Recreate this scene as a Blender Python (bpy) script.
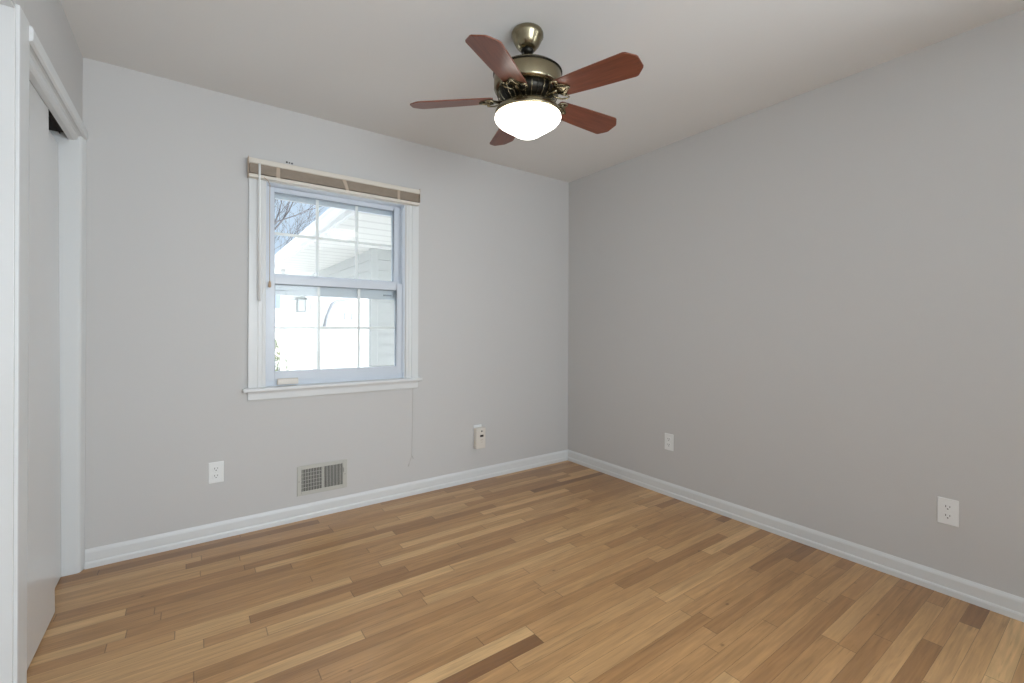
import bpy, bmesh, math, random
from mathutils import Vector, Matrix
for o in list(bpy.data.objects): bpy.data.objects.remove(o)
S = bpy.context.scene
C = S.collection
PI = math.pi
random.seed(4)

# ------------------------------------------------------------------ camera
cd = bpy.data.cameras.new('camera'); cam = bpy.data.objects.new('camera', cd); C.objects.link(cam)
YAW, ROLL, FPX = 0.6203273, 0.0042055, 449.68
Fv = Vector((math.sin(YAW), math.cos(YAW), 0)); Rv = Vector((math.cos(YAW), -math.sin(YAW), 0)); Uv = Vector((0, 0, 1))
R2 = Rv*math.cos(ROLL) + Uv*math.sin(ROLL); U2 = -Rv*math.sin(ROLL) + Uv*math.cos(ROLL)
m = Matrix((R2, U2, -Fv)).transposed().to_4x4(); m.translation = (-2.70514, -2.93476, 1.15903)
cam.matrix_world = m
cd.sensor_width = 36; cd.lens = FPX*36/1024; cd.shift_y = -13.68/1024; cd.clip_start = .02
S.camera = cam

# ------------------------------------------------------------------ world: pale northern sky, bright south-east lobe shaped to light the room
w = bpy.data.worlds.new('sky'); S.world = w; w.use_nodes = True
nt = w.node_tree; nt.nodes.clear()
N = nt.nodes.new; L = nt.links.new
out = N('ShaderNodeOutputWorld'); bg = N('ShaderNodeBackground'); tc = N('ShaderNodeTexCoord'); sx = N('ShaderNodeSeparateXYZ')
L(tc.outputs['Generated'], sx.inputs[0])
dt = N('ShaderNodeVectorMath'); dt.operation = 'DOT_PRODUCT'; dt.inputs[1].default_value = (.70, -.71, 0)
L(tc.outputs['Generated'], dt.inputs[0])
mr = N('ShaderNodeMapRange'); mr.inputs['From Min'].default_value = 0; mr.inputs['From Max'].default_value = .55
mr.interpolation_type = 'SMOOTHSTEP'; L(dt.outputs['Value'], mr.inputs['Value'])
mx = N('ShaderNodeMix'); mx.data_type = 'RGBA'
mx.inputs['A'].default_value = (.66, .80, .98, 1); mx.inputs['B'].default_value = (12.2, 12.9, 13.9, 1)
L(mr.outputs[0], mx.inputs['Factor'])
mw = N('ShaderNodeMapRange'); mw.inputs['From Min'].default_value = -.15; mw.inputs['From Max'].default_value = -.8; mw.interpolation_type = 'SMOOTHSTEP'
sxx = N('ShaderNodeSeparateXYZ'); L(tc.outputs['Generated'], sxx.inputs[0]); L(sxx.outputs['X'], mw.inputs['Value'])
mx2 = N('ShaderNodeMix'); mx2.data_type = 'RGBA'; mx2.inputs['B'].default_value = (1.9, 2.0, 2.15, 1)      # western sky brightened to lift the gutter and right wall
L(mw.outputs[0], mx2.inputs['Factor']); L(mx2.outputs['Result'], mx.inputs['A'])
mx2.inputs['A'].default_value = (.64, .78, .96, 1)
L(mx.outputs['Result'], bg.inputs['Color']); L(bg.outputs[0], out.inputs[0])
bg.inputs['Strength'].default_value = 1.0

S.view_settings.view_transform = 'Standard'; S.view_settings.look = 'None'
S.view_settings.exposure = 0.0; S.view_settings.gamma = 1; S.view_settings.use_curve_mapping = False
S.cycles.max_bounces = 14; S.cycles.diffuse_bounces = 8; S.cycles.transparent_max_bounces = 12
S.cycles.sample_clamp_indirect = 6

def portal(name, loc, rot, sx_, sy_):
    d = bpy.data.lights.new(name, 'AREA'); d.shape = 'RECTANGLE'; d.size = sx_; d.size_y = sy_
    d.cycles.is_portal = True
    o = bpy.data.objects.new(name, d); C.objects.link(o); o.location = loc; o.rotation_euler = rot
RW, RL, H = 3.128, 4.30, 2.44           # room width, length, ceiling height
W2 = (-4.05, -3.28, .72, 2.05)          # unseen right-wall window, added to light the room: y0, y1, z0, z1
portal('added_portal_right', (.10, (W2[0]+W2[1])/2, (W2[2]+W2[3])/2), (0, PI/2, 0), W2[3]-W2[2], W2[1]-W2[0])   # faces into the room
W3 = (-2.75, -1.05, .75, 2.05)          # unseen rear-wall window, added for more daylight: x0, x1, z0, z1
portal('added_portal_rear', ((W3[0]+W3[1])/2, -RL-.10, (W3[2]+W3[3])/2), (PI/2, 0, 0), W3[1]-W3[0], W3[3]-W3[2])
portal('window_portal_photo', (-1.94, .20, 1.4), (-PI/2, 0, 0), .84, 1.17)

# ------------------------------------------------------------------ materials
def mat(name, col, rough=.5, metal=0, spec=.5, emit=None, es=0, bump=None, vary=None, coat=0):
    m = bpy.data.materials.new(name); m.use_nodes = True; n = m.node_tree; b = n.nodes['Principled BSDF']
    b.inputs['Base Color'].default_value = (*col, 1); b.inputs['Roughness'].default_value = rough
    b.inputs['Metallic'].default_value = metal; b.inputs['Specular IOR Level'].default_value = spec
    b.inputs['Coat Weight'].default_value = coat
    if emit: b.inputs['Emission Color'].default_value = (*emit, 1); b.inputs['Emission Strength'].default_value = es
    if bump or vary:
        t = n.nodes.new('ShaderNodeTexCoord')
        if bump:
            z = n.nodes.new('ShaderNodeTexNoise'); z.inputs['Scale'].default_value = bump[0]; z.inputs['Detail'].default_value = 3
            n.links.new(t.outputs['Object'], z.inputs['Vector'])
            bp = n.nodes.new('ShaderNodeBump'); bp.inputs['Strength'].default_value = bump[1]; bp.inputs['Distance'].default_value = .002
            n.links.new(z.outputs['Fac'], bp.inputs['Height']); n.links.new(bp.outputs[0], b.inputs['Normal'])
        if vary:
            z = n.nodes.new('ShaderNodeTexNoise'); z.inputs['Scale'].default_value = vary[0]; z.inputs['Detail'].default_value = 4
            n.links.new(t.outputs['Object'], z.inputs['Vector'])
            x = n.nodes.new('ShaderNodeMix'); x.data_type = 'RGBA'
            x.inputs['A'].default_value = (*[c*(1-vary[1]) for c in col], 1); x.inputs['B'].default_value = (*[min(1, c*(1+vary[1])) for c in col], 1)
            n.links.new(z.outputs['Fac'], x.inputs['Factor']); n.links.new(x.outputs['Result'], b.inputs['Base Color'])
    return m

M = {}
M['wall'] = mat('wall_paint', (.57, .567, .56), .6, spec=.3, bump=(180, .12), vary=(1.5, .01))
M['ceil'] = mat('ceiling_paint', (.75, .75, .74), .8, spec=.2, bump=(90, .15))
M['trim'] = mat('white_trim_paint', (.69, .71, .715), .35, bump=(40, .05))
M['closet'] = mat('closet_door_paint', (.69, .70, .70), .22, bump=(30, .03))
M['dark'] = mat('gap_shade_dark', (.05, .05, .05), .9)  # near black, stands in for shade in the door gap and duct
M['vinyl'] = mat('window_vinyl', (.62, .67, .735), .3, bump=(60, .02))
M['grille'] = mat('window_grille_vinyl', (.90, .91, .92), .35)
M['gasket'] = mat('window_gasket', (.32, .36, .42), .6)
M['plastic'] = mat('white_plastic', (.80, .82, .82), .3)
M['cream'] = mat('cream_plastic', (.70, .66, .60), .4)
M['creamwood'] = mat('cream_painted_wood', (.68, .64, .57), .4)
M['slat'] = mat('taupe_wood_slats', (.33, .27, .21), .5, vary=(30, .15))
M['tape'] = mat('tan_ladder_tape', (.47, .38, .30), .8)
M['cord'] = mat('tan_cord', (.45, .33, .22), .8)
M['black'] = mat('black_plastic', (.01, .01, .01), .4)
M['slot'] = mat('outlet_slot', (.06, .06, .06), .6)
M['screw'] = mat('screw_metal', (.35, .34, .32), .4, metal=.7)
M['reg'] = mat('register_enamel', (.50, .50, .46), .45)
M['brass'] = mat('antique_brass', (.27, .235, .155), .26, metal=1, vary=(14, .25))
M['brassdark'] = mat('darkened_brass', (.02, .018, .014), .35, metal=.8)
M['brasshi'] = mat('rubbed_brass', (.42, .38, .27), .3, metal=1)
M['glass'] = None
M['lampglass'] = mat('lit_opal_glass', (.9, .88, .84), .3, emit=(1, .95, .88), es=8.0)
M['siding'] = mat('white_vinyl_siding', (.50, .51, .50), .6)
M['extwhite'] = mat('exterior_white_paint', (.80, .80, .80), .6)
M['concrete'] = mat('pale_concrete', (.62, .61, .59), .9, vary=(2, .08))
M['bark'] = mat('grey_bark', (.055, .052, .056), .9, vary=(8, .3))
M['leaf'] = mat('dry_shrub_leaves', (.17, .19, .09), .9, vary=(12, .5))
M['shingle'] = mat('grey_shingles', (.30, .31, .33), .9, vary=(6, .2))
M['lantern'] = mat('grey_lantern_metal', (.22, .23, .22), .5, metal=.3)
M['lanternglass'] = mat('frosted_lantern_glass', (.75, .76, .76), .4)

def glass(name, fac=.06):
    m = bpy.data.materials.new(name); m.use_nodes = True; n = m.node_tree; n.nodes.clear()
    o = n.nodes.new('ShaderNodeOutputMaterial'); t = n.nodes.new('ShaderNodeBsdfTransparent'); t.inputs[0].default_value = (.97, .985, .98, 1)
    g = n.nodes.new('ShaderNodeBsdfGlossy'); g.inputs['Roughness'].default_value = .02
    x = n.nodes.new('ShaderNodeMixShader'); x.inputs[0].default_value = fac
    n.links.new(t.outputs[0], x.inputs[1]); n.links.new(g.outputs[0], x.inputs[2]); n.links.new(x.outputs[0], o.inputs[0]); return m
M['glass'] = glass('window_glass', .012)

def mathn(n, op, a, b=None, c=None):
    x = n.nodes.new('ShaderNodeMath'); x.operation = op
    for i, v in enumerate((a, b, c)):
        if v is None: continue
        if isinstance(v, (int, float)): x.inputs[i].default_value = v
        else: n.links.new(v, x.inputs[i])
    return x.outputs[0]

def floor_mat():
    m = bpy.data.materials.new('oak_strip_floor'); m.use_nodes = True; n = m.node_tree; b = n.nodes['Principled BSDF']; lk = n.links.new
    t = n.nodes.new('ShaderNodeTexCoord'); s = n.nodes.new('ShaderNodeSeparateXYZ'); lk(t.outputs['Object'], s.inputs[0])
    X, Y = s.outputs['X'], s.outputs['Y']
    v = mathn(n, 'DIVIDE', Y, .0572); row = mathn(n, 'FLOOR', v); fy = mathn(n, 'FRACT', v)
    wn = n.nodes.new('ShaderNodeTexWhiteNoise'); wn.noise_dimensions = '1D'; lk(row, wn.inputs['W'])
    u = mathn(n, 'MULTIPLY_ADD', X, 1.25, mathn(n, 'MULTIPLY', wn.outputs['Value'], 97.0))
    u = mathn(n, 'ADD', u, mathn(n, 'MULTIPLY', row, 13.0))
    v1 = n.nodes.new('ShaderNodeTexVoronoi'); v1.voronoi_dimensions = '1D'; v1.inputs['Scale'].default_value = 1; v1.inputs['Randomness'].default_value = .8; lk(u, v1.inputs['W'])
    v2 = n.nodes.new('ShaderNodeTexVoronoi'); v2.voronoi_dimensions = '1D'; v2.feature = 'DISTANCE_TO_EDGE'; v2.inputs['Scale'].default_value = 1; v2.inputs['Randomness'].default_value = .8; lk(u, v2.inputs['W'])
    sc = n.nodes.new('ShaderNodeSeparateColor'); lk(v1.outputs['Color'], sc.inputs[0])
    cr = n.nodes.new('ShaderNodeValToRGB'); lk(sc.outputs[0], cr.inputs[0]); e = cr.color_ramp.elements
    cols = [(0, (.23, .108, .042)), (.06, (.35, .182, .073)), (.28, (.435, .238, .098)), (.6, (.48, .270, .114)), (.85, (.53, .312, .138)), (1, (.65, .41, .192))]
    e[0].position = 0; e[0].color = (*cols[0][1], 1); e[1].position = 1; e[1].color = (*cols[-1][1], 1)
    for p_, c_ in cols[1:-1]: q = e.new(p_); q.color = (*c_, 1)
    # grain: stretched noise offset per board
    cb = n.nodes.new('ShaderNodeCombineXYZ'); lk(mathn(n, 'MULTIPLY', X, 2.2), cb.inputs[0]); lk(mathn(n, 'MULTIPLY', Y, 55.0), cb.inputs[1])
    lk(mathn(n, 'MULTIPLY', sc.outputs[1], 40.0), cb.inputs[2])
    g = n.nodes.new('ShaderNodeTexNoise'); g.inputs['Scale'].default_value = 1.6; g.inputs['Detail'].default_value = 5; g.inputs['Distortion'].default_value = .6; lk(cb.outputs[0], g.inputs['Vector'])
    cb2 = n.nodes.new('ShaderNodeCombineXYZ'); lk(mathn(n, 'MULTIPLY', X, 3.0), cb2.inputs[0]); lk(mathn(n, 'MULTIPLY', Y, 22.0), cb2.inputs[1]); lk(mathn(n, 'MULTIPLY', sc.outputs[2], 60.0), cb2.inputs[2])
    g2 = n.nodes.new('ShaderNodeTexNoise'); g2.inputs['Scale'].default_value = 1.1; g2.inputs['Detail'].default_value = 2; g2.inputs['Distortion'].default_value = 1.5; lk(cb2.outputs[0], g2.inputs['Vector'])
    mr_ = n.nodes.new('ShaderNodeMapRange'); mr_.inputs['From Min'].default_value = .3; mr_.inputs['From Max'].default_value = .7; mr_.inputs['To Min'].default_value = .82; mr_.inputs['To Max'].default_value = 1.10; lk(g.outputs['Fac'], mr_.inputs[0])
    mr2 = n.nodes.new('ShaderNodeMapRange'); mr2.inputs['From Min'].default_value = .3; mr2.inputs['From Max'].default_value = .7; mr2.inputs['To Min'].default_value = .88; mr2.inputs['To Max'].default_value = 1.08; lk(g2.outputs['Fac'], mr2.inputs[0])
    k = mathn(n, 'MULTIPLY', mr_.outputs[0], mr2.outputs[0])
    # fine dark pore streaks and small knots
    cb3 = n.nodes.new('ShaderNodeCombineXYZ'); lk(mathn(n, 'MULTIPLY', X, 7.0), cb3.inputs[0]); lk(mathn(n, 'MULTIPLY', Y, 150.0), cb3.inputs[1]); lk(mathn(n, 'MULTIPLY', sc.outputs[1], 30.0), cb3.inputs[2])
    g3 = n.nodes.new('ShaderNodeTexNoise'); g3.inputs['Scale'].default_value = 1.0; g3.inputs['Detail'].default_value = 2; lk(cb3.outputs[0], g3.inputs['Vector'])
    mr3 = n.nodes.new('ShaderNodeMapRange'); mr3.inputs['From Min'].default_value = .62; mr3.inputs['From Max'].default_value = .74; mr3.inputs['To Min'].default_value = 1; mr3.inputs['To Max'].default_value = .74; lk(g3.outputs['Fac'], mr3.inputs[0])
    vk = n.nodes.new('ShaderNodeTexVoronoi'); vk.inputs['Scale'].default_value = 3.6; vk.inputs['Randomness'].default_value = 1
    cbk = n.nodes.new('ShaderNodeCombineXYZ'); lk(X, cbk.inputs[0]); lk(mathn(n, 'MULTIPLY', Y, 1.5), cbk.inputs[1]); lk(cbk.outputs[0], vk.inputs['Vector'])
    mrk = n.nodes.new('ShaderNodeMapRange'); mrk.inputs['From Min'].default_value = .018; mrk.inputs['From Max'].default_value = .045; mrk.inputs['To Min'].default_value = .62; mrk.inputs['To Max'].default_value = 1; lk(vk.outputs['Distance'], mrk.inputs[0])
    k = mathn(n, 'MULTIPLY', k, mathn(n, 'MULTIPLY', mr3.outputs[0], mrk.outputs[0]))
    # seams
    e1 = mathn(n, 'MINIMUM', fy, mathn(n, 'SUBTRACT', 1.0, fy)); s1 = mathn(n, 'LESS_THAN', e1, .014)
    s2 = mathn(n, 'LESS_THAN', v2.outputs['Distance'], .0022); sm = mathn(n, 'MAXIMUM', s1, s2)
    k2 = mathn(n, 'MULTIPLY', k, mathn(n, 'SUBTRACT', 1.0, mathn(n, 'MULTIPLY', sm, .45)))
    vm = n.nodes.new('ShaderNodeVectorMath'); vm.operation = 'SCALE'; lk(cr.outputs[0], vm.inputs[0]); lk(k2, vm.inputs['Scale'])
    lk(vm.outputs[0], b.inputs['Base Color'])
    b.inputs['Roughness'].default_value = .29; b.inputs['Specular IOR Level'].default_value = .55
    bp = n.nodes.new('ShaderNodeBump'); bp.inputs['Strength'].default_value = .15; bp.inputs['Distance'].default_value = .001
    lk(mathn(n, 'SUBTRACT', g.outputs['Fac'], sm), bp.inputs['Height']); lk(bp.outputs[0], b.inputs['Normal'])
    return m
M['floor'] = floor_mat()

def wood_blade():
    m = bpy.data.materials.new('cherry_veneer'); m.use_nodes = True; n = m.node_tree; b = n.nodes['Principled BSDF']; lk = n.links.new
    t = n.nodes.new('ShaderNodeTexCoord'); mp = n.nodes.new('ShaderNodeMapping'); mp.inputs['Scale'].default_value = (4, 60, 60); lk(t.outputs['Object'], mp.inputs[0])
    z = n.nodes.new('ShaderNodeTexNoise'); z.inputs['Scale'].default_value = 2; z.inputs['Detail'].default_value = 4; lk(mp.outputs[0], z.inputs['Vector'])
    r = n.nodes.new('ShaderNodeValToRGB'); r.color_ramp.elements[0].color = (.125, .036, .018, 1); r.color_ramp.elements[1].color = (.20, .062, .032, 1)
    r.color_ramp.elements[0].position = .3; r.color_ramp.elements[1].position = .7
    lk(z.outputs['Fac'], r.inputs[0]); lk(r.outputs[0], b.inputs['Base Color']); b.inputs['Roughness'].default_value = .32
    return m
M['blade'] = wood_blade()

def striped(name, col, pitch, axis, dark=.55, duty=.1, rough=.6):
    """clapboard / soffit panel joints: thin darker grooves at a regular pitch along one axis"""
    m = bpy.data.materials.new(name); m.use_nodes = True; n = m.node_tree; b = n.nodes['Principled BSDF']
    t = n.nodes.new('ShaderNodeTexCoord'); s = n.nodes.new('ShaderNodeSeparateXYZ'); n.links.new(t.outputs['Object'], s.inputs[0])
    f = mathn(n, 'FRACT', mathn(n, 'DIVIDE', s.outputs[axis], pitch)); g = mathn(n, 'LESS_THAN', f, duty)
    x = n.nodes.new('ShaderNodeMix'); x.data_type = 'RGBA'; x.inputs['A'].default_value = (*col, 1); x.inputs['B'].default_value = (*[c*dark for c in col], 1)
    n.links.new(g, x.inputs['Factor']); n.links.new(x.outputs['Result'], b.inputs['Base Color']); b.inputs['Roughness'].default_value = rough
    return m
M['soffit'] = striped('vented_soffit_panels', (.76, .75, .72), .30, 'Y', .84, .2)
def brick_mat():
    m = bpy.data.materials.new('pink_brick'); m.use_nodes = True; n = m.node_tree; b = n.nodes['Principled BSDF']
    t = n.nodes.new('ShaderNodeTexCoord'); k = n.nodes.new('ShaderNodeTexBrick'); k.inputs['Scale'].default_value = 5
    k.inputs['Color1'].default_value = (.50, .26, .21, 1); k.inputs['Color2'].default_value = (.56, .32, .26, 1); k.inputs['Mortar'].default_value = (.6, .56, .52, 1)
    n.links.new(t.outputs['Object'], k.inputs['Vector']); n.links.new(k.outputs['Color'], b.inputs['Base Color']); b.inputs['Roughness'].default_value = .9
    return m
M['brick'] = brick_mat()

# ------------------------------------------------------------------ mesh helpers
class MB:
    def __init__(s): s.v = []; s.f = []; s.sm = []
    def add(s, vs, fs, smooth=False):
        k = len(s.v); s.v += [tuple(v) for v in vs]; s.f += [tuple(k+i for i in f) for f in fs]; s.sm += [smooth]*len(fs); return s
    def box(s, a, b):
        (x0, y0, z0), (x1, y1, z1) = [tuple(map(f, zip(a, b))) for f in (min, max)]
        return s.add([(x0,y0,z0),(x1,y0,z0),(x1,y1,z0),(x0,y1,z0),(x0,y0,z1),(x1,y0,z1),(x1,y1,z1),(x0,y1,z1)],
                     [(0,3,2,1),(4,5,6,7),(0,1,5,4),(1,2,6,5),(2,3,7,6),(3,0,4,7)])
    def prism(s, poly, axis, a, b):
        """extrude polygon of 2-tuples along axis from a to b"""
        def P(p, t):
            return {'x': (t, p[0], p[1]), 'y': (p[0], t, p[1]), 'z': (p[0], p[1], t)}[axis]
        n = len(poly); vs = [P(p, a) for p in poly] + [P(p, b) for p in poly]
        fs = [tuple(range(n))[::-1], tuple(range(n, 2*n))] + [(i, (i+1) % n, n+(i+1) % n, n+i) for i in range(n)]
        return s.add(vs, fs)
    def lathe(s, prof, c=(0,0,0), n=48, axis='z', smooth=True):
        vs = []; fs = []
        for r, z in prof:
            for i in range(n):
                a = 2*PI*i/n; x, y = r*math.cos(a), r*math.sin(a)
                p = {'z': (x, y, z), 'y': (x, z, y), 'x': (z, x, y)}[axis]
                vs.append((p[0]+c[0], p[1]+c[1], p[2]+c[2]))
        for j in range(len(prof)-1):
            for i in range(n):
                k = (i+1) % n; fs.append((j*n+i, j*n+k, (j+1)*n+k, (j+1)*n+i))
        s.add(vs, fs, smooth)
        k = len(s.v)-len(vs)
        if prof[0][0] > 1e-6: s.f.append(tuple(k+i for i in range(n))[::-1]); s.sm.append(False)
        if prof[-1][0] > 1e-6: s.f.append(tuple(k+(len(prof)-1)*n+i for i in range(n))); s.sm.append(False)
        return s
    def tube(s, pts, r, n=8, r1=None):
        pts = [Vector(p) for p in pts]; vs = []; fs = []; up = None
        for i, p in enumerate(pts):
            d = (pts[min(i+1, len(pts)-1)]-pts[max(i-1, 0)]).normalized()
            if up is None: up = d.orthogonal().normalized()
            a = (up-d*up.dot(d)); a = a.normalized() if a.length > 1e-6 else d.orthogonal().normalized(); up = a; b = d.cross(a)
            rr = r if r1 is None else r+(r1-r)*i/(len(pts)-1)
            vs += [p+(a*math.cos(2*PI*k/n)+b*math.sin(2*PI*k/n))*rr for k in range(n)]
        for i in range(len(pts)-1):
            for k in range(n): fs.append((i*n+k, i*n+(k+1) % n, (i+1)*n+(k+1) % n, (i+1)*n+k))
        fs.append(tuple(range(n))[::-1]); fs.append(tuple((len(pts)-1)*n+k for k in range(n)))
        return s.add(vs, fs, True)
    def build(s, name, m, parent=None, bevel=0, loc=None, seg=2):
        me = bpy.data.meshes.new(name); me.from_pydata(s.v, [], s.f); me.validate()
        for p, k in zip(me.polygons, s.sm): p.use_smooth = k
        bm = bmesh.new(); bm.from_mesh(me)
        bmesh.ops.remove_doubles(bm, verts=bm.verts, dist=1e-7)
        bmesh.ops.recalc_face_normals(bm, faces=bm.faces); bm.to_mesh(me); bm.free()
        o = bpy.data.objects.new(name, me); C.objects.link(o); me.materials.append(m)
        if bevel:
            b = o.modifiers.new('bevel', 'BEVEL'); b.width = bevel; b.segments = seg; b.limit_method = 'ANGLE'
        if parent: o.parent = parent
        if loc: o.location = loc
        return o

def empty(name, loc=(0,0,0), rz=0):
    o = bpy.data.objects.new(name, None); C.objects.link(o); o.location = loc; o.rotation_euler = (0, 0, rz); o.empty_display_size = .1; return o
def tag(o, label=None, cat=None, group=None, kind=None):
    for k, v in (('label', label), ('category', cat), ('group', group), ('kind', kind)):
        if v: o[k] = v
    return o
def st(o): o['kind'] = 'structure'; return o

# ------------------------------------------------------------------ room shell
WX0, WX1, WZ0, WZ1 = -2.362, -1.512, .81, 2.02      # rough opening of the photographed window
TW = .17
st(MB().box((-RW-.7, -RL-.2, -.10), (.15, .02, 0)).build('floor', M['floor']))
st(MB().box((-RW-.7, -RL-.2, H), (.15, TW, H+.12)).build('ceiling', M['ceil']))
b = MB()
b.box((-RW-.7, 0, -.1), (WX0, TW, H)); b.box((WX1, 0, -.1), (.15, TW, H)); b.box((WX0, 0, -.1), (WX1, TW, WZ0)); b.box((WX0, 0, WZ1), (WX1, TW, H))
st(b.build('wall_back', M['wall']))
b = MB(); b.box((0, -RL-.15, 0), (.15, W2[0], H)); b.box((0, W2[1], 0), (.15, 0, H)); b.box((0, W2[0], 0), (.15, W2[1], W2[2])); b.box((0, W2[0], W2[3]), (.15, W2[1], H))
st(b.build('wall_right', M['wall']))
b = MB(); y0, y1 = -RL-.15, -RL
b.box((-RW-.7, y0, 0), (W3[0], y1, H)); b.box((W3[1], y0, 0), (0, y1, H)); b.box((W3[0], y0, 0), (W3[1], y1, W3[2])); b.box((W3[0], y0, W3[3]), (W3[1], y1, H))
st(b.build('wall_front', M['wall']))
# left wall: closet opening beside the back wall, narrow pier, then the entry doorway
CY0, CY1 = -.915, -.041; PY = -1.005; DY = -1.80; CH = 2.045; DH = 2.10; LT = .115
b = MB()
b.box((-RW-LT, -RL, 0), (-RW, DY, H)); b.box((-RW-LT, DY, DH), (-RW, PY, H)); b.box((-RW-LT, PY, 0), (-RW, CY0, H)); b.box((-RW-LT, CY0, CH+.02), (-RW, 0, H))
st(b.build('wall_left', M['wall'], bevel=.002))
b = MB(); b.box((-RW-.70, -RL, 0), (-RW-.66, 0, H)); b.box((-RW-.66, -.95, 0), (-RW-LT, -.91, H))
st(b.build('wall_closet', M['closet']))

# baseboards
T = .014
prof = [(0, 0), (T, 0), (T, .022), (T-.002, .028), (T-.005, .031), (T-.005, .072), (T-.007, .080), (T-.010, .086), (T-.0115, .09), (0, .09)]
st(MB().prism([(-a, z) for a, z in prof], 'x', -3.113, 0).build('baseboard_back', M['trim']))
st(MB().prism([(-a, z) for a, z in prof], 'y', -RL, 0).build('baseboard_right', M['trim']))
st(MB().prism([(-RL+a, z) for a, z in prof], 'x', -RW, 0).build('baseboard_front', M['trim']))
st(MB().prism([(-RW+a, z) for a, z in prof], 'y', -RL, DY-.06).build('baseboard_left', M['trim']))

# closet jamb board against the back wall, casing over the opening
b = MB(); b.prism([(-RW-.20, -.041), (-3.132, -.041), (-3.124, -.034), (-3.116, -.010), (-3.113, -.001), (-RW-.20, -.001)], 'z', 0, CH+.012)
st(b.build('trim_1', M['trim'], bevel=.0015))
hp = [(-3.169, 2.024), (-3.150, 2.024), (-3.141, 2.029), (-3.138, 2.033), (-3.137, 2.044), (-3.131, 2.049), (-3.124, 2.049), (-3.119, 2.046), (-3.111, 2.050), (-3.109, 2.056), (-3.108, 2.085), (-3.111, 2.093), (-3.117, 2.096), (-RW, 2.098), (-3.169, 2.098)]
st(MB().prism(hp, 'y', CY0-.002, -.001).build('trim_2', M['trim']))
# pier corner casing next to doorway, doorway jambs
b = MB(); b.box((-RW-.003, PY-.004, 0), (-RW+.010, CY0+.004, DH+.006)); st(b.build('trim_3', M['trim'], bevel=.003, seg=3))
b = MB(); b.box((-RW-LT, PY-.014, 0), (-RW+.002, PY, DH)); b.box((-RW-LT, DY, 0), (-RW+.002, DY+.014, DH)); b.box((-RW-LT, DY+.014, DH-.014), (-RW+.002, PY-.014, DH))
st(b.build('trim_4', M['closet'], bevel=.002))
b = MB(); b.box((-RW, DY-.057, 0), (-RW+.014, DY, DH+.057)); st(b.build('trim_5', M['trim'], bevel=.003))

# sliding closet doors
d1 = st(empty('door_1', (0, 0, 0)))
MB().prism([(-3.172, .006), (-3.146, .006), (-3.171, CH+.012), (-3.197, CH+.012)], 'y', CY0-.02, -.392).build('door_panel', M['closet'], d1, bevel=.002)
d2 = st(empty('door_2', (0, 0, 0)))
MB().prism([(-3.212, .006), (-3.186, .006), (-3.202, 1.998), (-3.228, 1.998)], 'y', -.49, -.046).build('door_panel', M['closet'], d2, bevel=.002)
# sliding track under the head, coloured near black as the gap's shade
b = MB(); b.box((-3.24, CY0, 2.05), (-3.166, -.045, 2.062)); b.box((-3.1975, CY0, 2.04), (-3.1955, -.045, 2.05)); b.box((-3.24, CY0, 2.015), (-3.236, -.045, 2.05))
st(b.build('trim_6', M['dark']))
# entry door leaf, closed, on the far side of the wall
d3 = st(empty('door_3', (0, 0, 0)))
dp = MB().box((-3.238, DY+.017, .006), (-3.203, PY-.017, DH-.018)).build('door_panel', M['closet'], d3, bevel=.002)
b = MB().lathe([(.028, 0), (.028, .006), (.012, .012), (.012, .035), (.022, .04), (.028, .052), (.024, .064), (.0, .068)], (-3.203, DY+.09, .95), 24, 'x'); b.build('door_handle', M['brass'], d3)

# ------------------------------------------------------------------ photographed window
win = st(empty('window_1', (0, 0, 0)))
CX0, CX1 = -2.442, -1.420; ZT, ZS = 2.055, .812          # casing outer edges, top, stool top
IX0, IX1 = -2.352, -1.516; IZ1 = 1.990                   # inner edges of casing / jamb liner
b = MB()
def casing_prof(x_out, sgn):   # flat outer band, step, inner band
    p = [(0, 0), (0, -.018), (.046, -.018), (.049, -.013), (.068, -.013), (.071, -.010), (.084, -.009), (.088, -.006), (.088, 0)]
    return [(x_out+sgn*a, y) for a, y in p]
b.prism(casing_prof(CX0, 1), 'z', ZS-.004, ZT); b.prism(casing_prof(CX1, -1), 'z', ZS-.004, ZT)
b.prism([(0, ZT), (-.018, ZT), (-.018, ZT-.046), (-.013, ZT-.05), (-.010, IZ1+.004), (0, IZ1+.004)], 'x', CX0+.002, CX1-.002)
b.build('casing', M['trim'], win, bevel=.0012)
MB().box((-2.468, -.046, ZS-.022), (-1.398, .028, ZS)).build('window_sill', M['trim'], win, bevel=.006, seg=3)
MB().prism([(0, .738), (-.010, .738), (-.014, .745), (-.014, .775), (-.017, .790), (0, .790)], 'x', CX0, CX1+.001).build('apron', M['trim'], win)
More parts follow.
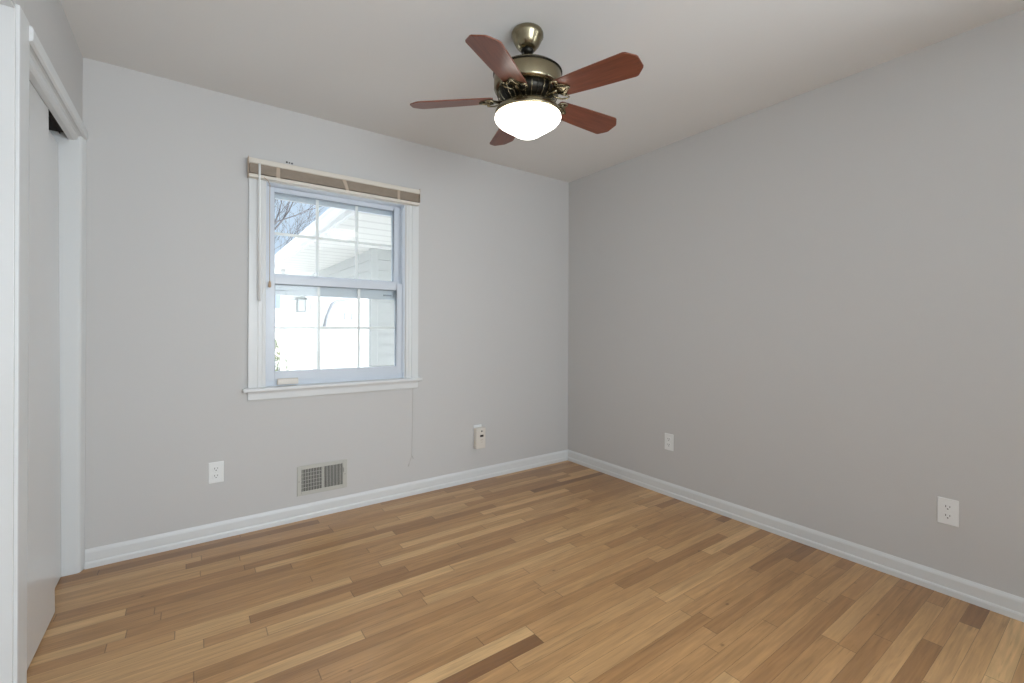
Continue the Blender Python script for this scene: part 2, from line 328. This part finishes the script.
# frame (jamb liner) of vinyl
b = MB(); D0, D1 = 0.0, .15
b.box((WX0, D0, WZ0), (IX0+.004, D1, WZ1)); b.box((IX1-.004, D0, WZ0), (WX1, D1, WZ1)); b.box((WX0, D0, 1.992), (WX1, D1, WZ1)); b.box((WX0, .028, WZ0), (WX1, D1, .842))
for x in (IX0+.004, IX1-.004):      # parting stops
    s_ = 1 if x < -2 else -1
    b.box((x, .058, .842), (x+s_*.010, .066, 1.975)); b.box((x, .004, .842), (x+s_*.006, .014, 1.975))
b.box((IX0, .128, 1.940), (IX1, .150, 2.0)); b.box((IX0, .128, .842), (IX0+.03, .150, 2.0)); b.box((IX1-.012, .128, .842), (IX1, .150, 2.0))
b.build('window_frame', M['vinyl'], win, bevel=.001)
def sash(name, x0, x1, z0, z1, y, th, stile, top, bot, pane_y):
    b = MB()
    b.box((x0, y, z0), (x0+stile, y+th, z1)); b.box((x1-stile, y, z0), (x1, y+th, z1))
    b.box((x0+stile, y, z1-top), (x1-stile, y+th, z1)); b.box((x0+stile, y, z0), (x1-stile, y+th, z0+bot))
    s_ = b.build(name, M['vinyl'], win, bevel=.002)
    gx0, gx1, gz0, gz1 = x0+stile, x1-stile, z0+bot, z1-top
    MB().box((gx0-.003, pane_y, gz0-.003), (gx1+.003, pane_y+.004, gz1+.003)).build('pane', M['glass'], s_)
    g = MB(); e = .003
    g.box((gx0, pane_y-.012, gz0), (gx0+e, pane_y, gz1)); g.box((gx1-e, pane_y-.012, gz0), (gx1, pane_y, gz1)); g.box((gx0, pane_y-.012, gz1-e), (gx1, pane_y, gz1))
    g.build('gasket', M['gasket'], s_)
    g = MB(); wbar = .017
    for k in (1, 2):
        x = gx0+(gx1-gx0)*k/3; g.box((x-wbar/2, pane_y+.0045, gz0), (x+wbar/2, pane_y+.0095, gz1))
    z = (gz0+gz1)/2; g.box((gx0, pane_y+.0043, z-wbar/2), (gx1, pane_y+.0097, z+wbar/2))
    g.build('grille', M['grille'], s_)
    return s_
up = sash('upper_sash', IX0+.006, IX1-.006, 1.352, 1.991, .068, .045, .044, .026, .124, .090)
lo = sash('lower_sash', IX0+.006, IX1-.006, .842, 1.456, .018, .040, .041, .044, .054, .038)
b = MB()                                            # tilt latches on the outer face of the upper meeting rail
for x in (-2.27, -1.61): b.box((x-.028, .062, 1.372), (x+.028, .068, 1.382))
b.build('tilt_latch', M['gasket'], up, bevel=.001)
b = MB().box((-2.10, .022, 1.456), (-2.03, .048, 1.463)).box((-2.085, .026, 1.463), (-2.045, .040, 1.472)); b.build('sash_lock', M['vinyl'], lo, bevel=.002)
b = MB().prism([(-.0462+.05, .818), (-.0462+.05, .846), (.004, .852), (.018, .856), (.018, .818)], 'x', -2.292, -2.178); tag(b.build('sash_lift', M['cream'], lo, bevel=.007, seg=4), 'small cream lift bar')

# added right-wall window, out of view, a daylight source
w2 = st(empty('added_window_right', (0, 0, 0)))
y0, y1, z0, z1 = W2; b = MB()
b.box((0, y0, z0), (.14, y0+.04, z1)); b.box((0, y1-.04, z0), (.14, y1, z1)); b.box((0, y0, z1-.04), (.14, y1, z1)); b.box((0, y0, z0), (.14, y1, z0+.04)); b.box((.05, y0, (z0+z1)/2-.02), (.10, y1, (z0+z1)/2+.02))
b.build('window_frame', M['trim'], w2)
b = MB(); b.box((-.016, y0-.07, z0-.07), (0, y0, z1+.07)); b.box((-.016, y1, z0-.07), (0, y1+.07, z1+.07)); b.box((-.016, y0, z1), (0, y1, z1+.07)); b.box((-.016, y0, z0-.07), (0, y1, z0))
b.build('casing', M['trim'], w2, bevel=.002)
MB().box((.076, y0+.04, z0+.04), (.080, y1-.04, z1-.04)).build('pane', M['glass'], w2)

# added rear-wall window behind the camera, a second daylight source
w3 = st(empty('added_window_rear', (0, 0, 0)))
x0, x1, z0, z1 = W3; b = MB(); yw = -RL
b.box((x0, yw-.14, z0), (x0+.04, yw, z1)); b.box((x1-.04, yw-.14, z0), (x1, yw, z1)); b.box((x0, yw-.14, z1-.04), (x1, yw, z1)); b.box((x0, yw-.14, z0), (x1, yw, z0+.04)); b.box(((x0+x1)/2-.02, yw-.10, z0), ((x0+x1)/2+.02, yw-.05, z1))
b.build('window_frame', M['trim'], w3)
b = MB(); b.box((x0-.07, yw, z0-.07), (x0, yw+.016, z1+.07)); b.box((x1, yw, z0-.07), (x1+.07, yw+.016, z1+.07)); b.box((x0, yw, z1), (x1, yw+.016, z1+.07)); b.box((x0, yw, z0-.07), (x1, yw+.016, z0))
b.build('casing', M['trim'], w3, bevel=.002)
MB().box((x0+.04, yw-.08, z0+.04), (x1-.04, yw-.076, z1-.04)).build('pane', M['glass'], w3)

# ------------------------------------------------------------------ raised blind over the window
bl = tag(empty('window_blind', (-1.94, -.035, 2.0)), 'taupe wood blind drawn fully up above the window, cream rails', 'blind')
def bb(): return MB()
ox, oy, oz = bl.location
def rel(o): o.parent = bl; o.matrix_parent_inverse = Matrix.Translation(-bl.location); return o
BX0, BX1 = -2.446, -1.432
rel(MB().prism([(-.0185, 2.075), (-.056, 2.072), (-.060, 2.076), (-.060, 2.098), (-.054, 2.102), (-.0185, 2.102)], 'x', BX0, BX1).build('head_rail', M['creamwood']))
b = MB()
for k in range(15): z = 2.0185+k*.0037; b.box((BX0+.004, -.054+.0004*(k % 3), z), (BX1-.004, -.022, z+.0028))
rel(b.build('slats', M['slat']))
rel(MB().box((BX0, -.060, 1.994), (BX1, -.020, 2.0125)).build('bottom_rail', M['creamwood'], bevel=.003))
for x in (-2.30, -1.58):
    rel(MB().prism([(x-.010, 2.010), (x+.010, 2.010), (x+.009, 2.073), (x-.009, 2.073)], 'y', -.0575, -.0562).build('ladder_tape', M['tape']))
rel(MB().prism([(-1.922, 2.011), (-1.903, 2.011), (-1.925, 2.073), (-1.947, 2.073)], 'y', -.0585, -.0570).build('ladder_tape', M['tape']))
rel(MB().box((BX0-.003, -.062, 1.994), (BX0, -.018, 2.106)).build('end_bracket', M['tape']))
rel(MB().box((BX1, -.062, 2.016), (BX1+.003, -.018, 2.106)).build('end_bracket', M['tape']))
wd = rel(MB().tube([(-2.394, -.056, 2.074), (-2.394, -.065, 2.0), (-2.393, -.060, 1.9), (-2.392, -.052, 1.302)], .0062, 10).build('tilt_wand', M['plastic']))
rel(MB().tube([(-2.372, -.062, 2.000), (-2.352, -.062, 1.985), (-2.341, -.052, 1.965), (-2.339, -.028, 1.90), (-2.337, -.024, 1.41)], .0016, 6).build('lift_cord', M['cord']))
rel(MB().lathe([(.002, 1.425), (.006, 1.415), (.008, 1.392), (.005, 1.385), (0, 1.385)], (-2.337, -.024, 0), 12).build('cord_tassel', M['cord']))
for k, (x, dx) in enumerate(((-2.247, .006), (-2.233, .0045), (-2.219, .0055))):
    o = MB().lathe([(dx*.9, 0), (dx, -.0012), (dx*.5, -.002), (0, -.0016)], (0, 0, 0), 10, 'y').build('screw_anchor', M['slot'], loc=(x, 0, 2.131-.001*k))
    tag(o, 'tiny dark screw anchor in the wall just above the raised blind', 'screw anchor', 'screw anchors above the blind')

# ------------------------------------------------------------------ ceiling fan
fx, fy = -1.5245, -1.3872
FS = .006      # the body hangs this much higher than the profile numbers
fan = tag(empty('ceiling_fan', (fx, fy, 2.44)), 'five-blade antique brass ceiling fan with cherry blades and lit bowl light', 'ceiling fan')
fan.rotation_euler = (.0234, -.0308, 0)      # it hangs a touch out of plumb on its ball joint
def fz(prof): return [(r*(1.02 if z < 2.33 else 1), z-2.44+(FS if z < 2.33 else 0)) for r, z in prof]
cn = MB().lathe(fz([(.0, 2.44), (.060, 2.44), (.066, 2.436), (.0695, 2.428), (.0695, 2.416), (.064, 2.408), (.060, 2.398), (.052, 2.382), (.042, 2.369), (.034, 2.362), (.016, 2.357), (0, 2.357)])).build('canopy', M['brass'], fan); cn.matrix_parent_inverse = fan.rotation_euler.to_matrix().to_4x4().inverted()
MB().lathe(fz([(.0, 2.366), (.026, 2.364), (.029, 2.354), (.022, 2.344), (.012, 2.338), (0, 2.338)]), n=24).build('ball_joint', M['brassdark'], cn)
MB().lathe([(.011, -.092), (.011, -.160)], n=20).build('down_rod', M['brass'], fan)
mt = MB().lathe(fz([(.0, 2.296), (.022, 2.294), (.026, 2.280), (.07, 2.278), (.118, 2.272), (.134, 2.264), (.1415, 2.256), (.1435, 2.250), (.1440, 2.192), (.141, 2.184), (.132, 2.178), (.0, 2.178)]), n=72).build('motor_housing', M['brass'], fan)
b = MB().lathe(fz([(.1436, 2.253), (.147, 2.2525), (.147, 2.249), (.1438, 2.2485)]), n=72); b.build('housing_rim', M['brassdark'], mt)
core = MB().lathe(fz([(0, 2.180), (.124, 2.180), (.120, 2.160), (.108, 2.140), (.092, 2.126), (0, 2.124)]), n=48).build('vented_bowl', M['brassdark'], fan)
for k in range(30):          # cast vent ribs
    a = 2*PI*k/30; ca, sa = math.cos(a), math.sin(a)
    MB().tube([(r*ca, r*sa, z-2.44) for r, z in ((.133, 2.186), (.131, 2.164), (.121, 2.145), (.104, 2.130), (.088, 2.124))], .0019, 6).build('vent_rib', M['brassdark' if k % 3 == 0 else 'brass'], core)
MB().lathe(fz([(0, 2.128), (.074, 2.128), (.078, 2.120), (.070, 2.108), (.064, 2.104), (0, 2.104)]), n=48).build('switch_housing', M['brass'], fan)
MB().lathe(fz([(.0, 2.132), (.070, 2.132), (.092, 2.127), (.114, 2.117), (.130, 2.104), (.139, 2.090), (.1415, 2.079), (.138, 2.075), (0, 2.075)]), n=72).build('light_fitter', M['brass'], fan)
MB().lathe(fz([(.134, 2.077), (.1395, 2.071), (.1410, 2.064), (.138, 2.055), (.128, 2.043), (.112, 2.032), (.093, 2.020), (.074, 2.009), (.059, 1.998), (.042, 1.989), (.022, 1.984), (0, 1.983)]), n=72).build('glass_bowl', M['lampglass'], fan)
PITCH = math.radians(13)
def to_blade(pts, ang, z0, pitch=PITCH):
    """local blade frame: X outwards, Y across, Z up, pitched about X then turned by ang"""
    R = Matrix.Rotation(ang, 4, 'Z') @ Matrix.Translation((0, 0, z0-2.44)) @ Matrix.Rotation(-pitch, 4, 'X')
    return [R @ Vector(p) for p in pts]
outline = [(.150, -.042), (.157, -.050), (.30, -.060), (.470, -.0675), (.480, -.064), (.509, -.034), (.513, -.026), (.513, .026), (.509, .034), (.480, .064), (.470, .0675), (.30, .060), (.157, .050), (.150, .042)]
for k in range(5):
    a = math.radians(72*k-2.2); zb = 2.151; DR = .034
    th = .0055
    vs = [(x, y, -th/2) for x, y in outline]+[(x, y, th/2) for x, y in outline]; n = len(outline)
    me = MB(); me.add(vs, [tuple(range(n))[::-1], tuple(range(n, 2*n))]+[(i, (i+1) % n, n+(i+1) % n, n+i) for i in range(n)])
    bo = me.build('blade', M['blade'], fan, bevel=.0012)
    BMX = Matrix.Rotation(a, 4, 'Z') @ Matrix.Translation((0, 0, zb-2.44+DR*.16)) @ Matrix.Rotation(DR, 4, 'Y') @ Matrix.Rotation(-PITCH, 4, 'X'); bo.matrix_basis = BMX
    # cast blade iron: neck from the motor, curled open-work plate under the blade root
    ir = MB(); zt = -th/2-.003
    pl = [(.128, -.012), (.146, -.020), (.158, -.040), (.166, -.046), (.176, -.043), (.180, -.030), (.190, -.022), (.204, -.012), (.214, 0), (.204, .012), (.190, .022), (.180, .030), (.176, .043), (.166, .046), (.158, .040), (.146, .020), (.128, .012)]
    n = len(pl); vs = [(x, y, zt-.002) for x, y in pl]+[(x, y, zt+.002) for x, y in pl]
    ir.add(vs, [tuple(range(n))[::-1], tuple(range(n, 2*n))]+[(i, (i+1) % n, n+(i+1) % n, n+i) for i in range(n)])
    for s_ in (-1, 1):     # scrolls
        ir.tube([(.118, s_*.010, zt-.003), (.130, s_*.030, zt-.008), (.148, s_*.050, zt-.007), (.166, s_*.058, zt-.005), (.180, s_*.052, zt-.005), (.180, s_*.040, zt-.005), (.170, s_*.037, zt-.005)], .0038, 8)
        ir.tube([(.150, s_*.018, zt-.004), (.172, s_*.020, zt-.005), (.190, s_*.010, zt-.005), (.212, 0, zt-.004)], .003, 8)
    io = ir.build('blade_iron', M['brass'], fan)
    io.matrix_basis = BMX.copy()
    nk = MB().tube([(.080*math.cos(a), .080*math.sin(a), -.297), (.104*math.cos(a), .104*math.sin(a), -.299), (.128*math.cos(a), .128*math.sin(a), -.297), (.150*math.cos(a), .150*math.sin(a), -.294)], .0095, 10, .006)
    nk.build('neck', M['brass'], io).matrix_parent_inverse = BMX.inverted()
    for (x, y) in ((.166, -.034), (.166, .034), (.200, 0)):
        sc_ = MB().lathe([(.0, zt-.0062), (.003, zt-.0058), (.0048, zt-.003), (.0048, zt-.001)], (x, y, 0), 12); sc_.build('screw', M['brasshi'], io)

# ------------------------------------------------------------------ wall outlets (built facing -Y, at their centre)
def plate_outline(w, h): return MB().prism([(-w/2, -h/2), (w/2, -h/2), (w/2, h/2), (-w/2, h/2)], 'y', -.0055, 0)
def make_outlet():
    r = empty('wall_outlet')
    plate_outline(.070, .114).build('cover_plate', M['plastic'], r, bevel=.003, seg=3)
    for s_ in (-1, 1):
        zc = s_*.0195; n = 20; pts = []
        for i in range(n):
            a = 2*PI*i/n; pts.append((.0172*math.cos(a), zc+max(-.0135, min(.0135, .0172*math.sin(a)))))
        rc = MB().prism(pts, 'y', -.0072, -.004).build('receptacle', M['plastic'], r, bevel=.0006)
        b = MB(); b.box((-.0078, -.0076, zc-.001), (-.0054, -.0070, zc+.0078)); b.box((.0056, -.0076, zc), (.0078, -.0070, zc+.0070)); b.lathe([(.0026, -.0076), (.0026, -.0070)], (0, 0, zc-.0072), 12, 'y')
        b.build('slots', M['slot'], rc)
    MB().lathe([(.0, -.0072), (.0026, -.0068), (.0032, -.0050)], (0, 0, 0), 14, 'y').build('screw', M['plastic'], r)
    return r
def copy_tree(o, parent=None):
    c = o.copy(); C.objects.link(c)
    if parent: c.parent = parent
    for ch in list(o.children): copy_tree(ch, c)
    return c
o1 = make_outlet(); o1.location = (-2.590, 0, .364); tag(o1, 'white duplex outlet on the window wall, left of the floor vent', 'outlet', 'white duplex wall outlets')
o2 = copy_tree(o1); o2.location = (0, -1.032, .372); o2.rotation_euler = (0, 0, -PI/2); tag(o2, 'white duplex outlet on the right wall, the one nearer the far room corner', 'outlet', 'white duplex wall outlets')
o3 = copy_tree(o1); o3.location = (0, -2.444, .362); o3.rotation_euler = (0, 0, -PI/2); tag(o3, 'white duplex outlet on the right wall nearest the camera, at right edge', 'outlet', 'white duplex wall outlets')
o4 = copy_tree(o1); o4.location = (-.928, 0, .364); tag(o4, 'white outlet plate mostly hidden behind the plugged-in cream alarm', 'outlet', 'white duplex wall outlets')
# plug-in alarm
al = tag(empty('plug_in_alarm', (-.918, -.0072, .330)), 'cream plug-in gas alarm covering the outlet near the far corner', 'alarm')
MB().prism([(-.047, -.082), (.036, -.082), (.036, .074), (-.047, .074)], 'y', -.040, 0).build('body', M['cream'], al, bevel=.007, seg=4)
MB().box((-.026, -.0412, .034), (.026, -.0392, .064)).build('sensor_panel', M['cream'], al, bevel=.0015)
MB().lathe([(0, -.0432), (.0055, -.0428), (.0065, -.0410)], (0, 0, .049), 16, 'y').build('test_button', M['slot'], al)
MB().box((-.015, -.0415, .006), (.015, -.0395, .022)).build('display', M['black'], al, bevel=.001)
b = MB(); b.box((-.011, -.0406, -.018), (.012, -.0395, -.015)); b.box((-.008, -.0406, -.034), (.010, -.0395, -.032)); b.build('printed_text', M['tape'], al)

# floor-level air register
vt = tag(empty('air_vent', (-2.039, 0, .2335)), 'off-white metal wall register with two louvred fields, below the window', 'vent')
w_, h_ = .292, .176
b = MB(); b.box((-w_/2, -.007, -h_/2), (-.122, 0, h_/2)); b.box((.118, -.007, -h_/2), (w_/2, 0, h_/2)); b.box((-.122, -.007, .066), (.118, 0, h_/2)); b.box((-.122, -.007, -h_/2), (.118, 0, -.066)); b.box((-.006, -.007, -.066), (.006, 0, .066))
b.build('frame', M['reg'], vt, bevel=.002)
MB().box((-.122, -.0015, -.066), (.118, -.0005, .066)).build('duct_shadow_plate', M['dark'], vt).name = 'duct_shade'  # dark sheet that paints in the shade inside the duct
for (xa, xb) in ((-.122, -.006), (.006, .118)):
    n = 13
    for i in range(n):
        x = xa+(xb-xa)*(i+.5)/n
        f = MB(); ang = math.radians(32 if xa < 0 else -28); dx, dy = math.cos(ang)*.0032, math.sin(ang)*.0032
        f.box((x-.0016, -.0062, -.066), (x+.0016, -.002, .066)).build('louvre', M['reg'], vt)
b = MB()
for k in range(5): z = -.044+.022*k; b.box((-.122, -.0030, z-.0012), (-.006, -.0018, z+.0012))
b.build('damper_blades', M['reg'], vt)
for x in (-.135, .132): MB().lathe([(0, -.009), (.0032, -.0085), (.004, -.0065)], (x, 0, -.002), 12, 'y').build('screw', M['screw'], vt)
MB().box((.1215, -.014, .012), (.1245, -.006, .040)).build('lever', M['screw'], vt, bevel=.001)

# thin painted-over cord hanging on the wall right of the window
pts = [(-1.452, -.003, .742), (-1.453, -.003, .60), (-1.455, -.003, .42), (-1.457, -.003, .29), (-1.462, -.004, .262), (-1.476, -.006, .225), (-1.482, -.006, .208)]
b = MB().tube(pts, .0011, 6).tube([(-1.458, -.003, .285), (-1.452, -.005, .262), (-1.446, -.006, .250)], .0016, 6).lathe([(.0, .215), (.003, .213), (.003, .206), (0, .204)], (-1.482, -.006, 0), 8)
tag(b.build('thin_cord', mat('painted_cord', (.50, .49, .46), .7)), 'thin greige cord hanging on the wall below the window right corner', 'cord')

# ------------------------------------------------------------------ outside
GZ = -.45
YC, XC, ZS2 = 3.0, -.766, 2.208           # porch corner, soffit height
b = MB(); b.box((-9, -4.2, GZ), (-RW-.72, TW-.01, 2.6)); b.box((.155, -1.3, GZ), (3.0, TW-.01, 2.6)); b.box((-RW-.72, TW-.03, GZ), (.155, TW-.01, -.11)); st(b.build('wall_exterior_shield', M['siding']))  # unseen house body, added to block bright sky from the porch
st(MB().prism([(-4.6, 2.62), (.42, 2.62), (.42, 2.72), (-2, 3.9), (-4.6, 2.72)], 'x', -9.3, .45).build('house_roof', M['shingle']))  # unseen house roof, added with the body as a light shield
g = MB().box((-14, .17, GZ-.2), (16, 40, GZ)).build('driveway', M['concrete']); st(g); g.name = 'ground'
YC, XC, ZS2 = 3.0, -.766, 2.208           # porch corner, soffit height
FXX = -1.486
pr = tag(empty('porch_wing', (XC, YC, GZ)), 'white sided house wing with wide overhanging eave and open porch, outside the window', 'building')
def relp(o, p): o.parent = p; o.matrix_parent_inverse = Matrix.Translation(-p.location); return o
relp(MB().box((FXX, .45, ZS2), (3.0, 9.0, ZS2+.02)).build('soffit', M['soffit']), pr)
relp(MB().box((FXX-.02, .55, ZS2-.015), (FXX, 9.0, ZS2+.10)).build('fascia', M['extwhite']), pr)
gut = [(FXX-.02, ZS2+.11), (FXX-.02, ZS2+.01), (FXX-.075, ZS2+.01), (FXX-.09, ZS2+.03), (FXX-.10, ZS2+.075), (FXX-.125, ZS2+.095), (FXX-.125, ZS2+.11)]
relp(MB().prism(gut, 'y', .55, 9.0).build('gutter', M['extwhite']), pr)
relp(MB().prism([(FXX-.10, ZS2+.10), (2.6, ZS2+1.6), (2.6, ZS2+1.5), (FXX+.0, ZS2+.02)], 'y', .55, 9.0).build('roof', M['shingle']), pr)
def clap(b, x0, x1, z0, z1, y, pitch=.142, axis='x', face=-1):
    """lapped boards: each board leans out at its lower edge"""
    z = z1
    while z > z0:
        zz = max(z0, z-pitch); q = [(y, z), (y+face*.016, zz), (y+.03*-face, zz), (y+.03*-face, z)]
        b.prism(q, axis, x0, x1); z = zz
b = MB(); clap(b, -.672, 3.0, GZ, ZS2, YC+.02); relp(b.build('front_siding', M['siding']), pr)
relp(MB().box((XC, YC, GZ), (XC+.097, YC+.097, ZS2)).build('corner_post', M['siding'], bevel=.004), pr)
b = MB(); clap(b, YC+.097, 10.0, 1.785, ZS2, XC+.03, axis='y') ; relp(b.build('beam_siding', M['siding']), pr)
# porch post left
po = relp(MB().box((-1.365, 6.2, GZ), (-1.300, 6.27, ZS2)).build('porch_post', M['extwhite'], bevel=.004), pr)
# lamp post with a square lantern on a scroll bracket
lx, ly, lz = -1.27, 4.9, 1.40
la = tag(empty('lamp_post', (lx+.24, ly, GZ)), 'square lantern on a scroll bracket of a short white post, seen through the lower sash', 'lamp')
b = MB(); s_ = .062; q = Vector((-.24, 0, lz-GZ))
def V3(*a): return tuple(Vector(a)+q)
b.prism([(x+q.x, z+q.z) for x, z in ((-.105, .20), (.105, .20), (.085, .218), (.02, .245), (-.02, .245), (-.085, .218))], 'y', -.09, .09)
for sx_ in (-1, 1):
    for sy_ in (-1, 1): b.box(V3(sx_*s_-.007, sy_*s_-.007, 0), V3(sx_*s_+.007, sy_*s_+.007, .20))
b.box(V3(-.07, -.07, -.008), V3(.07, .07, .004)); ln = b.build('lantern', M['lantern'], la)
MB().box(V3(-.054, -.054, .005), V3(.054, .054, .198)).build('pane', M['lanternglass'], ln)
MB().tube([V3(.10, 0, .21), V3(.13, 0, .19), V3(.15, 0, .12), V3(.135, 0, .05), V3(.15, 0, 0), V3(.19, 0, -.03)], .009, 8).build('bracket', M['lantern'], la)
MB().box((-.055, -.05, 0), (.055, .05, lz-GZ+.17)).build('post', M['extwhite'], la, bevel=.005)
# garage far behind, blown white by the sun
gb = tag(empty('garage', (2.0, 9.9, GZ)), 'bright white garage wall beyond the porch with faint door trim', 'building')
b = MB().box((-.71, 10.05, GZ), (5.5, 10.25, 3.2)); relp(b.build('wall', M['extwhite']), gb)
b = MB(); b.tube([(.25, 10.0, 1.12), (.33, 10.0, 1.45), (.45, 10.0, 1.78), (.58, 10.0, 1.88), (.8, 10.0, 1.93), (1.12, 10.0, 1.98)], .045, 8); relp(b.build('door_canopy', M['shingle']), gb)
for x in (.78, .98): relp(MB().box((x, 10.03, 1.36), (x+.06, 10.06, 1.56)).build('window', M['shingle']), gb)
# brick neighbour at the far left
nb = tag(empty('brick_house', (0, 24, GZ)), 'far brick house with grey roof at the left edge of the lower sash', 'building')
relp(MB().box((-3.4, 24, GZ), (5, 30, 1.16)).build('wall', M['brick']), nb)
relp(MB().prism([(23.4, 1.12), (27, 2.25), (30.6, 1.12)], 'x', -3.8, 5.4).build('roof', M['shingle']), nb)
# shrub
sh = tag(empty('shrub', (-1.06, 9.5, GZ)), 'dry olive shrub beside the porch post outside the lower left pane', 'shrub')
b = MB(); rnd = random.Random(3)
for i in range(1400):
    u_ = rnd.random()**.5; a = rnd.random()*2*PI; zz = rnd.random(); rr = .42*math.sin(PI*min(.95, .25+zz*.7))*u_
    p = Vector((rr*math.cos(a), rr*math.sin(a), .05+zz*1.25)); d = Vector((rnd.uniform(-1, 1), rnd.uniform(-1, 1), rnd.uniform(-1, 1))).normalized(); e = d.orthogonal().normalized()
    b.add([p-d*.03, p+e*.016, p+d*.03, p-e*.016], [(0, 1, 2, 3)])
b.build('foliage', M['leaf'], sh)
b = MB()
for i in range(9):
    a = 2*PI*i/9; b.tube([(0, 0, 0), (.12*math.cos(a), .12*math.sin(a), .4), (.28*math.cos(a), .28*math.sin(a), 1.05)], .012, 5, .004)
b.build('stems', M['bark'], sh)
# bare tree
tr = tag(empty('bare_tree', (-1.3, 14.0, GZ)), 'leafless tree with fine branches against the sky, seen through the upper left panes', 'tree')
rt = random.Random(11)
trunk = MB(); br = MB()
def grow(p, d, ln, r, depth, tgt):
    pts = [p]; q = p.copy(); dd = d.copy()
    for i in range(4):
        dd = (dd+Vector((rt.uniform(-.18, .18), rt.uniform(-.18, .18), rt.uniform(-.05, .14)))).normalized(); q = q+dd*ln/4; pts.append(q.copy())
    tgt.tube(pts, r, 6 if r > .02 else 4, r*.62)
    if depth == 0: return
    for k in range(3 if depth > 2 else 4):
        t = rt.choice((1, 2, 3, 4)) if k else 4
        nd = (dd+Vector((rt.uniform(-1, 1), rt.uniform(-1, 1), rt.uniform(-.25, .75)))*.75).normalized()
        grow(pts[t], nd, ln*rt.uniform(.6, .8), max(.0036, r*.5), depth-1, br)
grow(Vector((0, 0, 0)), Vector((.03, 0, 1)), 3.4, .13, 0, trunk)
for k in range(6):
    a = 2*PI*k/6+.3; grow(Vector((.0, 0, 2.6+.14*k)), Vector((math.cos(a)*.75, math.sin(a)*.75, .8)).normalized(), 2.2, .042, 5, br)
trunk.build('trunk', M['bark'], tr); tb = br.build('branches', M['bark'], tr)
